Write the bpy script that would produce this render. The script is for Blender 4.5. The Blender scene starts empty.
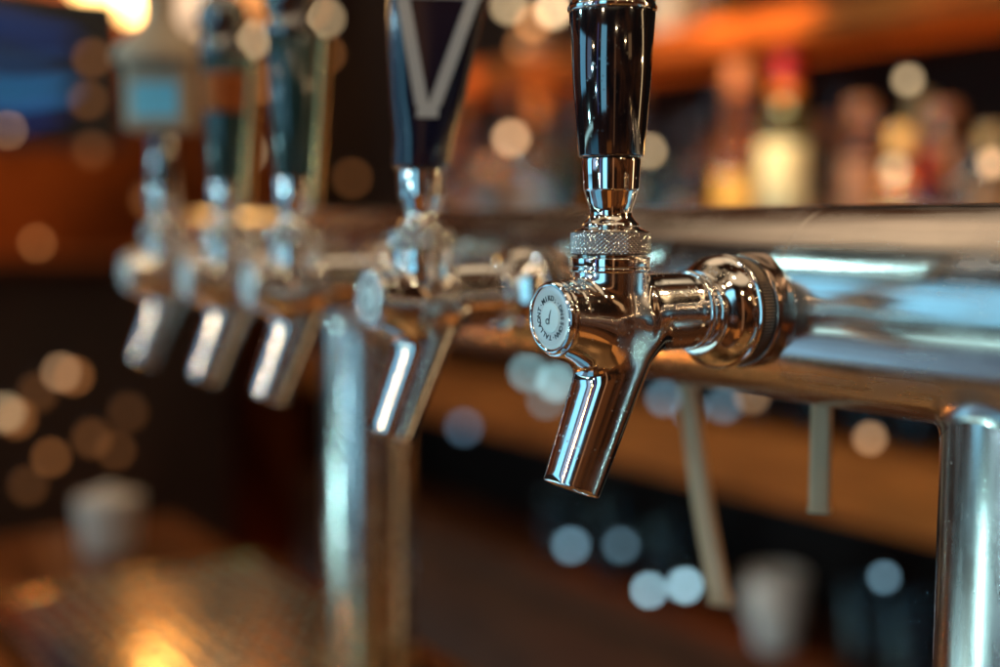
import bpy, bmesh, math, random
import numpy as np
from mathutils import Vector, Matrix
S = bpy.context.scene
COL = S.collection
rnd = random.Random(7)
R = math.radians
MM = 0.001

# ------------------------------------------------------------------ camera
EYE = 1.40
PITCH = math.atan(113.5 / 1250.0)
cam_d = bpy.data.cameras.new('camera'); cam = bpy.data.objects.new('camera', cam_d); COL.objects.link(cam)
cam.location = (0, 0, EYE); cam.rotation_euler = (R(90) - PITCH, 0, 0)
cam_d.lens = 45.0; cam_d.sensor_width = 36.0; cam_d.clip_start = 0.01; cam_d.clip_end = 60
cam_d.dof.use_dof = True; cam_d.dof.focus_distance = 0.436; cam_d.dof.aperture_fstop = 2.55
S.camera = cam
S.view_settings.view_transform = 'Standard'; S.view_settings.look = 'None'
S.view_settings.exposure = 0.0; S.view_settings.gamma = 1.0
S.render.engine = 'CYCLES'
try:
    S.cycles.use_denoising = True
    S.cycles.denoiser = 'OPENIMAGEDENOISE'
    S.cycles.sample_clamp_indirect = 60
    S.cycles.max_bounces = 8
    S.cycles.caustics_refractive = False
except Exception: pass

# ------------------------------------------------------------------ surroundings (room light seen in the chrome)
# theta: 0 = behind the camera, -90 = left of it, +90 = right of it ; el = elevation (degrees)
LIGHT_PATCHES = [ # theta, half width, el, half height, softness, colour, strength
    (-98, 11, 12, 14, 3, (.18, .56, .85), 2.1),      # tall window panes on the left
    (-73, 7, 14, 12, 3, (.40, .60, .95), .8),
    (-98, 30, -17, 1.2, 1.5, (.50, .92, .95), 3.0),    # sill line
    (-98, 20, -33, 11, 6, (.10, .26, .42), .6),       # pale floor in the window light
    (-66, 14, -38, 15, 6, (.07, .36, .58), 1.1),       # cool patch added to widen the blue on the spout
    (-124, 17, -32, 14, 4, (.18, .52, .78), 1.3),      # cool patch added for the blue left faces of the spouts
    (-123, 9, 2, 16, 5, (.72, .98, .95), 2.8),
    (-29, 8.0, 12, 26, 2, (.22, .62, .88), 2.3),       # window behind the camera
    (-47, 2.0, 12, 26, 2, (.20, .28, .85), .5),
    (94, 2.4, 4, 32, 1.5, (1.0, .68, .36), 2.6),         # warm wall lamp on the right
    (70, 14, -33, 6, 2, (1.0, .32, .06), .45),
    (20, 60, 64, 12, 8, (1.0, .76, .50), .8),          # lit ceiling
    (-90, 45, 56, 7, 6, (1.0, .74, .46), .35),
    (155, 25, 57, 13, 8, (1.0, .78, .52), .95),        # lit ceiling over the back bar
    (-155, 25, 57, 13, 8, (1.0, .74, .48), .95),
    (4, 2.5, 0, 30, 2, (.9, .42, .20), .3),
    (48, 5, 22, 8, 2, (1.0, .55, .25), .5),
    (-12, 9, -36, 8, 2, (1.0, .30, .05), .34),
    (-62, 9, -54, 7, 2, (1.0, .38, .08), .26),
]
GLINT_SOURCES = [ # theta, el, radius deg, colour, strength; small unseen sources added for glints
    (-60, 22, .8, (1, .70, .38), 296), (-35, 48, .8, (1, .78, .5), 261), (8, 36, .7, (1, .74, .45), 296),
    (34, 26, .7, (1, .66, .33), 296), (60, 46, .8, (1, .76, .48), 261), (104, 38, .8, (1, .74, .45), 296),
    (-84, 46, .9, (.7, .95, 1), 261), (-52, -4, .7, (.45, .85, 1), 210), (-112, 34, .9, (.5, .95, 1), 261),
    (-14, 66, .8, (1, .8, .55), 261), (-80, -12, 1.0, (.45, .9, .95), 336), (-63, 8, 1.0, (.5, .85, 1), 336), (92, 12, .9, (1, .66, .32), 364), (124, 20, .8, (1, .66, .33), 296),
]
world = bpy.data.worlds.new('World'); S.world = world; world.use_nodes = True
wt = world.node_tree; wt.nodes.clear()
def wn(t, **k):
    n = wt.nodes.new(t)
    for a, b in k.items(): setattr(n, a, b)
    return n
def wm(op, a, b=None):
    n = wn('ShaderNodeMath', operation=op)
    for i, x in enumerate((a, b)):
        if x is None: continue
        if isinstance(x, (int, float)): n.inputs[i].default_value = x
        else: wt.links.new(x, n.inputs[i])
    return n.outputs[0]
def wmap(x, a, b, c, d):
    n = wn('ShaderNodeMapRange', interpolation_type='SMOOTHSTEP'); wt.links.new(x, n.inputs[0])
    for i, q in enumerate((a, b, c, d)): n.inputs[i + 1].default_value = q
    return n.outputs[0]
tc = wn('ShaderNodeTexCoord'); sx = wn('ShaderNodeSeparateXYZ'); wt.links.new(tc.outputs['Generated'], sx.inputs[0])
theta = wm('MULTIPLY', wm('ARCTAN2', sx.outputs[0], wm('MULTIPLY', sx.outputs[1], -1.0)), 57.29578)
elev = wm('MULTIPLY', wm('ARCSINE', sx.outputs[2]), 57.29578)
acc = None
def wadd(fac, colr, st):
    global acc
    n = wn('ShaderNodeVectorMath', operation='SCALE'); n.inputs[0].default_value = [c * st for c in colr]
    wt.links.new(fac, n.inputs['Scale'])
    if acc is None: acc = n.outputs[0]; return
    a = wn('ShaderNodeVectorMath', operation='ADD'); wt.links.new(acc, a.inputs[0]); wt.links.new(n.outputs[0], a.inputs[1]); acc = a.outputs[0]
nz = wn('ShaderNodeTexNoise'); nz.inputs['Scale'].default_value = 3.0; nz.inputs['Detail'].default_value = 4; wt.links.new(tc.outputs['Generated'], nz.inputs['Vector'])
blot = wmap(nz.outputs['Fac'], .42, .75, 0, 1)
wadd(wmap(elev, -70, 30, .55, 1.0), (.011, .005, .003), 1.0)
wadd(blot, (.10, .028, .007), 1.0)
wadd(wmap(elev, -12, -40, 0, 1), (.04, .013, .004), 1.0)
for th, hw, el, hh, so, c, st in LIGHT_PATCHES:
    a = wmap(wm('ABSOLUTE', wm('SUBTRACT', theta, float(th))), hw - so / 2, hw + so / 2, 1, 0)
    b = wmap(wm('ABSOLUTE', wm('SUBTRACT', elev, float(el))), hh - so / 2, hh + so / 2, 1, 0)
    wadd(wm('MULTIPLY', a, b), c, st)
for th, el, r, c, st in GLINT_SOURCES:
    d = (math.sin(R(th)) * math.cos(R(el)), -math.cos(R(th)) * math.cos(R(el)), math.sin(R(el)))
    n = wn('ShaderNodeVectorMath', operation='DOT_PRODUCT'); n.inputs[1].default_value = d; wt.links.new(tc.outputs['Generated'], n.inputs[0])
    wadd(wmap(n.outputs['Value'], math.cos(R(r * 1.15)), math.cos(R(r * .85)), 0, 1), c, st)
bg = wn('ShaderNodeBackground'); wt.links.new(acc, bg.inputs['Color']); bg.inputs['Strength'].default_value = 1.0
wo = wn('ShaderNodeOutputWorld'); wt.links.new(bg.outputs[0], wo.inputs['Surface'])
try: world.cycles.sampling_method = 'MANUAL'; world.cycles.sample_map_resolution = 1024
except Exception: pass

# ------------------------------------------------------------------ rail frame: X along the rail, Y towards the customer, Z up
ROT = R(123.9)
UX, UY = math.cos(ROT), math.sin(ROT); VX, VY = -math.sin(ROT), math.cos(ROT)
F0 = (0.105, 0.487)
def rf(t, L, z):                     # mm in the rail frame (z from eye level) -> world metres
    return Vector((F0[0] + (t * UX + L * VX) * MM, F0[1] + (t * UY + L * VY) * MM, EYE + z * MM))
def at(x, y, L):                     # pixel of the photograph on the plane L = const -> (t, z) in mm
    c, s = math.cos(PITCH), math.sin(PITCH); xc = (x - 500) / 1250; yc = (333.5 - y) / 1250
    d = (xc, c + yc * s, -s + yc * c)
    k = (F0[0] * VX + F0[1] * VY + L * MM) / (d[0] * VX + d[1] * VY)
    X, Y, Z = k * d[0] - F0[0], k * d[1] - F0[1], k * d[2]
    return ((X * UX + Y * UY) / MM, Z / MM)

# unseen spots added above the picture to brighten bottles, shelves and walls
def area(name, p, target, w, h, power, colr):
    l = bpy.data.lights.new(name, 'AREA'); l.shape = 'RECTANGLE'; l.size = w; l.size_y = h; l.energy = power; l.color = colr
    o = bpy.data.objects.new(name, l); COL.objects.link(o); o.location = p
    o.rotation_euler = (Vector(target) - Vector(p)).to_track_quat('-Z', 'Y').to_euler(); return o
def spot(name, p, target, power, colr, deg, rad=.02):
    l = bpy.data.lights.new(name, 'SPOT'); l.energy = power; l.color = colr; l.spot_size = R(deg); l.spot_blend = .9; l.shadow_soft_size = rad
    o = bpy.data.objects.new(name, l); COL.objects.link(o); o.location = p
    o.rotation_euler = (Vector(target) - Vector(p)).to_track_quat('-Z', 'Y').to_euler(); return o
def aim(px, py, L, power, deg, colr=(1, .60, .28), up=520, out=330):
    t, z = at(px, py, L); spot('fill_spot', rf(t, L + out, up), rf(t, L, z), power * 2.6, colr, deg)
aim(786, 160, -850, 17, 11, (1, .72, .42)); aim(736, 185, -860, 15, 11, (1, .55, .18)); aim(903, 175, -850, 12, 12, (1, .66, .32)); aim(790, 85, -850, 8, 9, (1, .5, .14)); aim(742, 80, -850, 6, 10, (1, .45, .2))
aim(862, 140, -860, 5, 13); aim(955, 130, -860, 3, 26, (1, .5, .25)); aim(765, 18, -850, 9, 34, (1, .60, .20)); aim(690, 30, -850, 6, 30, (1, .55, .20))
aim(540, 130, -850, 5, 26, (1, .62, .34)); aim(470, 120, -860, 6, 26, (1, .48, .2));
aim(735, 440, -840, 10, 18, (1, .45, .12)); aim(600, 420, -840, 3, 30, (1, .42, .14)); aim(640, 615, -840, 5, 34, (1, .40, .12)); aim(880, 470, -840, 3, 34, (1, .45, .15))
spot('fill_spot', rf(1500, 250, 620), rf(760, 20, -300), 14, (1, .50, .18), 40)
spot('fill_spot', rf(2250, -150, 700), rf(2650, -330, 60), 36, (1, .45, .16), 60)
spot('fill_spot', rf(2150, 300, 700), rf(2650, 200, 0), 16, (1, .35, .12), 50)

# ------------------------------------------------------------------ materials
def mat(name, color=(.5, .5, .5), rough=.4, metal=0.0, coat=0.0, emit=None, es=0.0, trans=0.0, var=0.0, vscale=60.0,
        rvar=0.0, rscale=40.0, stretch=None, bump=0.0, bscale=300.0, aniso=0.0, ior=1.45):
    m = bpy.data.materials.new(name); m.use_nodes = True; nt = m.node_tree; b = nt.nodes['Principled BSDF']
    b.inputs['Base Color'].default_value = (*color, 1); b.inputs['Roughness'].default_value = rough
    b.inputs['Metallic'].default_value = metal; b.inputs['Coat Weight'].default_value = coat; b.inputs['IOR'].default_value = ior
    b.inputs['Transmission Weight'].default_value = trans
    if aniso: b.inputs['Anisotropic'].default_value = aniso
    if emit: b.inputs['Emission Color'].default_value = (*emit, 1); b.inputs['Emission Strength'].default_value = es
    t = nt.nodes.new('ShaderNodeTexCoord'); mp = nt.nodes.new('ShaderNodeMapping'); nt.links.new(t.outputs['Object'], mp.inputs[0])
    if stretch: mp.inputs['Scale'].default_value = stretch
    def noise(sc, det=5):
        n = nt.nodes.new('ShaderNodeTexNoise'); n.inputs['Scale'].default_value = sc; n.inputs['Detail'].default_value = det
        nt.links.new(mp.outputs[0], n.inputs['Vector']); return n
    def mr(o, a, b_, c, d):
        n = nt.nodes.new('ShaderNodeMapRange'); nt.links.new(o, n.inputs[0])
        for i, q in enumerate((a, b_, c, d)): n.inputs[i + 1].default_value = q
        return n.outputs[0]
    if var:
        n = noise(vscale); x = nt.nodes.new('ShaderNodeMix'); x.data_type = 'RGBA'
        x.inputs['A'].default_value = (*[c * (1 - var) for c in color], 1); x.inputs['B'].default_value = (*[min(1, c * (1 + var)) for c in color], 1)
        nt.links.new(mr(n.outputs['Fac'], .3, .7, 0, 1), x.inputs['Factor']); nt.links.new(x.outputs['Result'], b.inputs['Base Color'])
    if rvar:
        n = noise(rscale, 8); nt.links.new(mr(n.outputs['Fac'], .42, .72, rough, rough + rvar), b.inputs['Roughness'])
    if bump:
        n = noise(bscale, 4); bp = nt.nodes.new('ShaderNodeBump'); bp.inputs['Strength'].default_value = bump; bp.inputs['Distance'].default_value = .0002
        nt.links.new(n.outputs['Fac'], bp.inputs['Height']); nt.links.new(bp.outputs[0], b.inputs['Normal'])
    return m
M = {}
M['chrome'] = mat('chrome', (.82, .79, .75), .07, 1, rvar=.15, rscale=55, bump=.03, bscale=900)
M['chrome_clean'] = mat('chrome_clean', (.80, .76, .71), .06, 1, rvar=.05, rscale=120)
M['knurl'] = mat('knurl', (.78, .74, .68), .10, 1)
M['brown_metal'] = mat('dark_knurled_metal', (.34, .25, .18), .30, 1)
M['flange'] = mat('dark_flange', (.36, .26, .20), .12, 1, rvar=.1)
M['groove_shade'] = mat('groove_shade', (.05, .035, .025), .5, .3)  # bakes dark shade into the valleys of the knurling
M['satin'] = mat('satin_cap', (.80, .80, .77), .34, .35, rvar=.1)
M['mint'] = mat('mint_enamel', (.82, .93, .90), .30, 0, coat=.4)
M['ink'] = mat('dark_ink', (.03, .035, .04), .45)
M['black'] = mat('black_lacquer', (.006, .005, .007), .10, 0, coat=1, rvar=.06, rscale=60)
M['blackblue'] = mat('black_gloss_paddle', (.006, .008, .022), .14, 0, coat=1)
M['black'].node_tree.nodes['Principled BSDF'].inputs['Coat IOR'].default_value = 2.1
M['green'] = mat('dark_green_lacquer', (.008, .040, .040), .22, 0, coat=.8)
M['gold'] = mat('gold_glint', (.80, .48, .20), .22, 1)
M['copper'] = mat('copper_metal', (.42, .13, .04), .3, 1)
M['silver_trim'] = mat('silver_trim', (.66, .63, .57), .34, .35, bump=.5, bscale=700)
M['cream'] = mat('cream_plastic', (.46, .35, .23), .4, var=.1)
M['cyan'] = mat('cyan_label', (.20, .62, .80), .35)
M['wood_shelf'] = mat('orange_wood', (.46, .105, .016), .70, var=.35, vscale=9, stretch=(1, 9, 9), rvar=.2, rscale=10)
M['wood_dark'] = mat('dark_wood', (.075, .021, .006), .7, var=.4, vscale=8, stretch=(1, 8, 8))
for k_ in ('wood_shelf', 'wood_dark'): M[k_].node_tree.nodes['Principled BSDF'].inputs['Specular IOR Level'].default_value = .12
M['wall'] = mat('back_wall', (.013, .008, .007), .7, var=.3, vscale=3)
M['cabinet'] = mat('cabinet_paint', (.030, .012, .006), .7, var=.5, vscale=4)
M['brown_wall'] = mat('brown_wall', (.20, .055, .014), .6, var=.7, vscale=2.2)
M['counter'] = mat('counter_wood', (.16, .050, .012), .22, var=.3, vscale=10, stretch=(1, 8, 1), coat=.3)
M['tray'] = mat('tray_steel', (.66, .42, .20), .12, 1, rvar=.12, rscale=25)
M['tray_dark'] = mat('brown_tray_floor', (.26, .14, .06), .3, .8)  # darker brown than the grate above it
M['strip'] = mat('brushed_strip', (.46, .28, .16), .40, .35, stretch=(1, 1, .05), rvar=.2, rscale=300)
M['glass'] = mat('clear_glass', (.80, .92, .95), .03, 0, trans=1.0, ior=1.3)
M['porcelain'] = mat('porcelain', (.50, .46, .40), .3, coat=.5)

def steel(grain, amt=.12):
    m = bpy.data.materials.new('brushed_rail_steel'); m.use_nodes = True; nt = m.node_tree; b = nt.nodes['Principled BSDF']
    N = nt.nodes.new; Lk = nt.links.new
    b.inputs['Metallic'].default_value = 1
    t = N('ShaderNodeTexCoord')
    def noise(sc, scale, det=6, dist=0):
        mp = N('ShaderNodeMapping'); mp.inputs['Scale'].default_value = scale; Lk(t.outputs['Object'], mp.inputs[0])
        n = N('ShaderNodeTexNoise'); n.inputs['Scale'].default_value = sc; n.inputs['Detail'].default_value = det; n.inputs['Distortion'].default_value = dist
        Lk(mp.outputs[0], n.inputs['Vector']); return n.outputs['Fac']
    def mr(o, a, c, d, e):
        n = N('ShaderNodeMapRange'); Lk(o, n.inputs[0])
        for i, q in enumerate((a, c, d, e)): n.inputs[i + 1].default_value = q
        return n.outputs[0]
    def mth(op, a, c):
        n = N('ShaderNodeMath'); n.operation = op
        for i, x in enumerate((a, c)):
            if isinstance(x, (int, float)): n.inputs[i].default_value = x
            else: Lk(x, n.inputs[i])
        return n.outputs[0]
    smear = mr(noise(28, (1, 1, 1), 3, .5), .45, .70, 0, .09)
    streak = mr(noise(260, grain, 4), .3, .7, -.05, .07)
    Lk(mth('ADD', mth('ADD', smear, streak), .20), b.inputs['Roughness'])
    mp = N('ShaderNodeMapping'); Lk(t.outputs['Object'], mp.inputs[0]); mp.inputs['Scale'].default_value = (1, 1, 1)
    vo = N('ShaderNodeTexVoronoi'); vo.inputs['Scale'].default_value = 120; Lk(mp.outputs[0], vo.inputs['Vector'])
    speck = mr(vo.outputs['Distance'], .05, .09, 1, 0)
    keep = mr(noise(35, (1, 1, 1)), .56, .60, 0, 1)
    dust = mth('MULTIPLY', speck, keep)
    x = N('ShaderNodeMix'); x.data_type = 'RGBA'; x.inputs['A'].default_value = (.66, .60, .55, 1); x.inputs['B'].default_value = (.9, .82, .7, 1); Lk(dust, x.inputs['Factor']); Lk(x.outputs['Result'], b.inputs['Base Color'])
    Lk(mth('SUBTRACT', 1.0, mth('MULTIPLY', dust, .8)), b.inputs['Metallic'])
    bp = N('ShaderNodeBump'); bp.inputs['Strength'].default_value = amt; bp.inputs['Distance'].default_value = .0003
    Lk(mth('ADD', noise(12, (1, 1, 1), 2), mth('MULTIPLY', noise(350, grain, 3), .10)), bp.inputs['Height']); Lk(bp.outputs[0], b.inputs['Normal'])
    return m
M['steel'] = steel((.05, 1, 1), .07); M['post_steel'] = steel((1, 1, .05), .03)

def spots(m, dens=420, amt=.22):
    # dried water spots and finger marks: small rounder patches that are duller
    nt = m.node_tree; N = nt.nodes.new; b = nt.nodes['Principled BSDF']; t = N('ShaderNodeTexCoord')
    v = N('ShaderNodeTexVoronoi'); v.inputs['Scale'].default_value = dens; nt.links.new(t.outputs['Object'], v.inputs['Vector'])
    n = N('ShaderNodeTexNoise'); n.inputs['Scale'].default_value = 70; nt.links.new(t.outputs['Object'], n.inputs['Vector'])
    a = N('ShaderNodeMapRange'); nt.links.new(v.outputs['Distance'], a.inputs[0])
    for i, q in enumerate((.16, .24, amt, 0)): a.inputs[i + 1].default_value = q
    c = N('ShaderNodeMapRange'); nt.links.new(n.outputs['Fac'], c.inputs[0])
    for i, q in enumerate((.50, .56, 0, 1)): c.inputs[i + 1].default_value = q
    k = N('ShaderNodeMath'); k.operation = 'MULTIPLY'; nt.links.new(a.outputs[0], k.inputs[0]); nt.links.new(c.outputs[0], k.inputs[1])
    for key in ('Roughness', 'Coat Roughness'):
        s_ = N('ShaderNodeMath'); s_.operation = 'ADD'; nt.links.new(k.outputs[0], s_.inputs[1])
        if b.inputs[key].is_linked: nt.links.new(b.inputs[key].links[0].from_socket, s_.inputs[0])
        else: s_.inputs[0].default_value = b.inputs[key].default_value
        nt.links.new(s_.outputs[0], b.inputs[key])
for k_ in ('chrome', 'chrome_clean', 'black'): spots(M[k_])
def glow(name, c, s):
    return mat(name, (.02, .02, .02), .5, emit=c, es=s)

# ------------------------------------------------------------------ builders
def link(name, me, m, parent=None, smooth=True):
    o = bpy.data.objects.new(name, me); COL.objects.link(o)
    if m is not None: me.materials.append(m)
    if smooth: me.polygons.foreach_set('use_smooth', [True] * len(me.polygons))
    if parent: o.parent = parent
    return o
def tag(o, label=None, cat=None, group=None, kind=None):
    for k, x in (('label', label), ('category', cat), ('group', group), ('kind', kind)):
        if x: o[k] = x
    return o
def empty(name, loc, rz=ROT):
    o = bpy.data.objects.new(name, None); COL.objects.link(o); o.location = loc; o.rotation_euler = (0, 0, rz); o.empty_display_size = .02
    return o
def lathe_me(name, prof, n=64, axis='Z', origin=(0, 0, 0), close=True, sharp=35):
    """profile [(along, radius)] in mm, turned about Z or Y through origin"""
    bm = bmesh.new(); rings = []
    for h, r in prof:
        ring = []
        if r < 1e-6: ring = [bm.verts.new((0, 0, h))] * n
        else: ring = [bm.verts.new((r * math.cos(2 * math.pi * i / n), r * math.sin(2 * math.pi * i / n), h)) for i in range(n)]
        rings.append(ring)
    for a, b in zip(rings, rings[1:]):
        for i in range(n):
            vs = []
            for q in (a[i], a[(i + 1) % n], b[(i + 1) % n], b[i]):
                if q not in vs: vs.append(q)
            if len(vs) > 2:
                try: bm.faces.new(vs)
                except ValueError: pass
    bmesh.ops.recalc_face_normals(bm, faces=bm.faces)
    if axis == 'Y': bmesh.ops.rotate(bm, verts=bm.verts, matrix=Matrix.Rotation(R(-90), 3, 'X'))
    if axis == 'X': bmesh.ops.rotate(bm, verts=bm.verts, matrix=Matrix.Rotation(R(90), 3, 'Y'))
    bmesh.ops.translate(bm, verts=bm.verts, vec=origin); bmesh.ops.scale(bm, verts=bm.verts, vec=(MM, MM, MM))
    for e in bm.edges:
        if len(e.link_faces) == 2 and e.calc_face_angle(0) > R(sharp): e.smooth = False
    me = bpy.data.meshes.new(name); bm.to_mesh(me); bm.free(); return me
def rnd_prof(pts, r=.35):
    """soften every inner corner of a profile"""
    out = [pts[0]]
    for p0, p, p1 in zip(pts, pts[1:], pts[2:]):
        a = Vector(p0) - Vector(p); b = Vector(p1) - Vector(p); la, lb = a.length, b.length
        if la < 1e-6 or lb < 1e-6: out.append(p); continue
        d = min(r, la * .45, lb * .45); A = Vector(p) + a / la * d; B = Vector(p) + b / lb * d
        for k in range(4):
            s = k / 3; q = A * (1 - s) ** 2 + Vector(p) * 2 * s * (1 - s) + B * s * s; out.append((q.x, q.y))
    out.append(pts[-1]); return out
def box_me(name, x0, x1, y0, y1, z0, z1, bev=1.0, seg=2):
    bm = bmesh.new(); bmesh.ops.create_cube(bm, size=1)
    for q in bm.verts: q.co = Vector(((x0 + x1) / 2 + q.co.x * (x1 - x0), (y0 + y1) / 2 + q.co.y * (y1 - y0), (z0 + z1) / 2 + q.co.z * (z1 - z0)))
    if bev: bmesh.ops.bevel(bm, geom=bm.edges[:], offset=bev, segments=seg, affect='EDGES', profile=.5)
    bmesh.ops.scale(bm, verts=bm.verts, vec=(MM, MM, MM))
    me = bpy.data.meshes.new(name); bm.to_mesh(me); bm.free(); return me
def loft_me(name, secs, close_ends=True):
    """secs: list of lists of (x,y,z) mm"""
    bm = bmesh.new(); rs = [[bm.verts.new(p) for p in s] for s in secs]; n = len(rs[0])
    for a, b in zip(rs, rs[1:]):
        for i in range(n): bm.faces.new((a[i], a[(i + 1) % n], b[(i + 1) % n], b[i]))
    if close_ends: bm.faces.new(rs[0][::-1]); bm.faces.new(rs[-1])
    bmesh.ops.recalc_face_normals(bm, faces=bm.faces); bmesh.ops.scale(bm, verts=bm.verts, vec=(MM, MM, MM))
    for e in bm.edges:
        if len(e.link_faces) == 2 and e.calc_face_angle(0) > R(40): e.smooth = False
    me = bpy.data.meshes.new(name); bm.to_mesh(me); bm.free(); return me

# signed distance -> surface nets -> projected vertices (one continuous casting)
def smin(a, b, k):
    h = np.clip(.5 + .5 * (b - a) / k, 0, 1); return b * (1 - h) + a * h - k * h * (1 - h)
def smax(a, b, k): return -smin(-a, -b, k)
def capcyl(rr, hh, R_, H, rd):      # radial distance, axial |distance|
    dx = rr - R_ + rd; dy = hh - H + rd
    return np.minimum(np.maximum(dx, dy), 0) + np.hypot(np.maximum(dx, 0), np.maximum(dy, 0)) - rd
def caps(x, y, z, a, ra, b, rb):     # round cone, approximately
    a, b = np.array(a), np.array(b); d = b - a; q = (x - a[0]) * d[0] + (y - a[1]) * d[1] + (z - a[2]) * d[2]
    t = np.clip(q / (d @ d), 0, 1); return np.sqrt((x - a[0] - t * d[0]) ** 2 + (y - a[1] - t * d[1]) ** 2 + (z - a[2] - t * d[2]) ** 2) - (ra + (rb - ra) * t)
SP0 = np.array((64.6, -4.0)); SP1 = np.array((89.0, -61.0))
def body_sdf(x, y, z):
    barrel = capcyl(np.hypot(x, z), np.abs(y - 68), 12.7, 28, .8)
    flare = capcyl(np.hypot(x * 1.02, z + 1.0), np.abs(y - 66), 13.6, 10, 4)
    sect = capcyl(np.hypot(x, z), np.abs(y - 46), 14.0, 16, 1.6)
    neck = capcyl(np.hypot(x, y - 72), np.abs(z - 8), 13.4, 8.4, .5)
    d = SP1 - SP0; Ls = np.hypot(*d); d = d / Ls; py, pz = y - SP0[0], z - SP0[1]
    s = py * d[0] + pz * d[1]; q = py * d[1] - pz * d[0]       # q: across, in the tap plane
    rad = 12.9 - 3.2 * np.clip(s / Ls, 0, 1) ** .8
    rr = (np.abs(x) ** 2.45 + np.abs(q) ** 2.45) ** (1 / 2.45)
    spout = rr - rad
    chin = caps(x, y, z, (0, 95.0, -1.2), 11.4, (0, 80.0, -6.2), 13.6)
    spout = smax(spout, np.abs(s - Ls * .5) - Ls * .5, np.where(s < Ls * .5, 6.0, 1.0))
    b = smin(barrel, flare, 3); b = smin(b, sect, 2.5); b = smin(b, neck, 2.6); b = smin(b, chin, 4.0); b = smin(b, spout, 5.5); b = smax(b, y - 97, .5)
    bore = smax(np.hypot(x, q) - 7.6, -(s - (Ls - 22)), .8)
    return smax(b, -bore, .8)
def sdf_mesh(name, f, lo, hi, h):
    ax = [np.arange(lo[i], hi[i] + h, h) for i in range(3)]
    X, Y, Z = np.meshgrid(*ax, indexing='ij'); V = f(X, Y, Z); ins = V < 0
    nx, ny, nz_ = V.shape; cs = (nx - 1, ny - 1, nz_ - 1)
    cnt = np.zeros(cs); P = np.zeros(cs + (3,))
    off = [(a, b, c) for a in (0, 1) for b in (0, 1) for c in (0, 1)]
    def sl(o): return tuple(slice(o[i], o[i] + cs[i]) for i in range(3))
    for o in off:
        for k in range(3):
            if o[k]: continue
            o2 = list(o); o2[k] = 1
            a, b = V[sl(o)], V[sl(o2)]; m = (a < 0) != (b < 0)
            with np.errstate(divide='ignore', invalid='ignore'): t = np.where(m, a / (a - b), 0)
            for j in range(3): P[..., j] += np.where(m, o[j] + (t if j == k else 0), 0)
            cnt += m
    act = cnt > 0; idx = -np.ones(cs, int); idx[act] = np.arange(act.sum()); I = np.argwhere(act)
    vs = (I + P[act] / cnt[act][:, None]) * h + np.array(lo)
    for _ in range(4):
        x, y, z = vs.T; v0 = f(x, y, z); e = .05
        g = np.stack([f(x + e, y, z) - f(x - e, y, z), f(x, y + e, z) - f(x, y - e, z), f(x, y, z + e) - f(x, y, z - e)], 1) / (2 * e)
        gn = np.maximum((g * g).sum(1), .2); st = np.clip(v0 / gn, -h, h); vs = vs - g * st[:, None]
    F = []
    for k in range(3):
        a = [slice(None)] * 3; b = [slice(None)] * 3; a[k] = slice(0, -1); b[k] = slice(1, None)
        ch = ins[tuple(a)] != ins[tuple(b)]; E = np.argwhere(ch); i, j = (k + 1) % 3, (k + 2) % 3
        ok = (E[:, i] > 0) & (E[:, j] > 0) & (E[:, i] < cs[i]) & (E[:, j] < cs[j]); E = E[ok]
        def g_(di, dj):
            q = E.copy(); q[:, i] -= di; q[:, j] -= dj; return idx[tuple(q.T)]
        quad = np.stack([g_(1, 1), g_(0, 1), g_(0, 0), g_(1, 0)], 1)
        fl = ~ins[tuple(E.T)]; quad[fl] = quad[fl][:, ::-1]; F.append(quad)
    F = np.concatenate(F); F = F[(F >= 0).all(1)]
    me = bpy.data.meshes.new(name); me.from_pydata((vs * MM).tolist(), [], F.tolist()); me.update(); return me

def knurl_me(name, r, h0, h1, n, rows, amp, axis='Z', origin=(0, 0, 0), straight=False, sub=6):
    """cylinder band with cut diamonds (or straight flutes)"""
    na = n * sub; nh = rows * sub if not straight else 6; bm = bmesh.new(); rings = []
    H = h1 - h0
    tri = lambda q: abs((q % 1.0) * 2 - 1)
    for j in range(nh + 1):
        v = j / nh; ring = []
        edge = min(v, 1 - v) * H
        for i in range(na):
            a = i / na
            if straight: k = tri(a * n)
            else: k = min(tri(a * n + v * rows), tri(a * n - v * rows)) * 1.6 - .1
            k = max(0, min(1, k))
            rad = r - amp + amp * k
            if edge < .5: rad = min(rad, r - amp - .25 + edge * .9)
            ring.append(bm.verts.new((rad * math.cos(a * 2 * math.pi), rad * math.sin(a * 2 * math.pi), h0 + v * H)))
        rings.append(ring)
    for a, b in zip(rings, rings[1:]):
        for i in range(na): bm.faces.new((a[i], a[(i + 1) % na], b[(i + 1) % na], b[i]))
    for ring, fl in ((rings[0], 1), (rings[-1], 0)): bm.faces.new(ring[::-1] if fl else ring)
    bmesh.ops.recalc_face_normals(bm, faces=bm.faces)
    for f_ in bm.faces:
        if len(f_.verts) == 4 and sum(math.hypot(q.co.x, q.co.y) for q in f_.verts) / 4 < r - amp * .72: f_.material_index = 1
    if axis == 'Y': bmesh.ops.rotate(bm, verts=bm.verts, matrix=Matrix.Rotation(R(-90), 3, 'X'))
    bmesh.ops.translate(bm, verts=bm.verts, vec=origin); bmesh.ops.scale(bm, verts=bm.verts, vec=(MM, MM, MM))
    me = bpy.data.meshes.new(name); bm.to_mesh(me); bm.free(); return me

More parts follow.
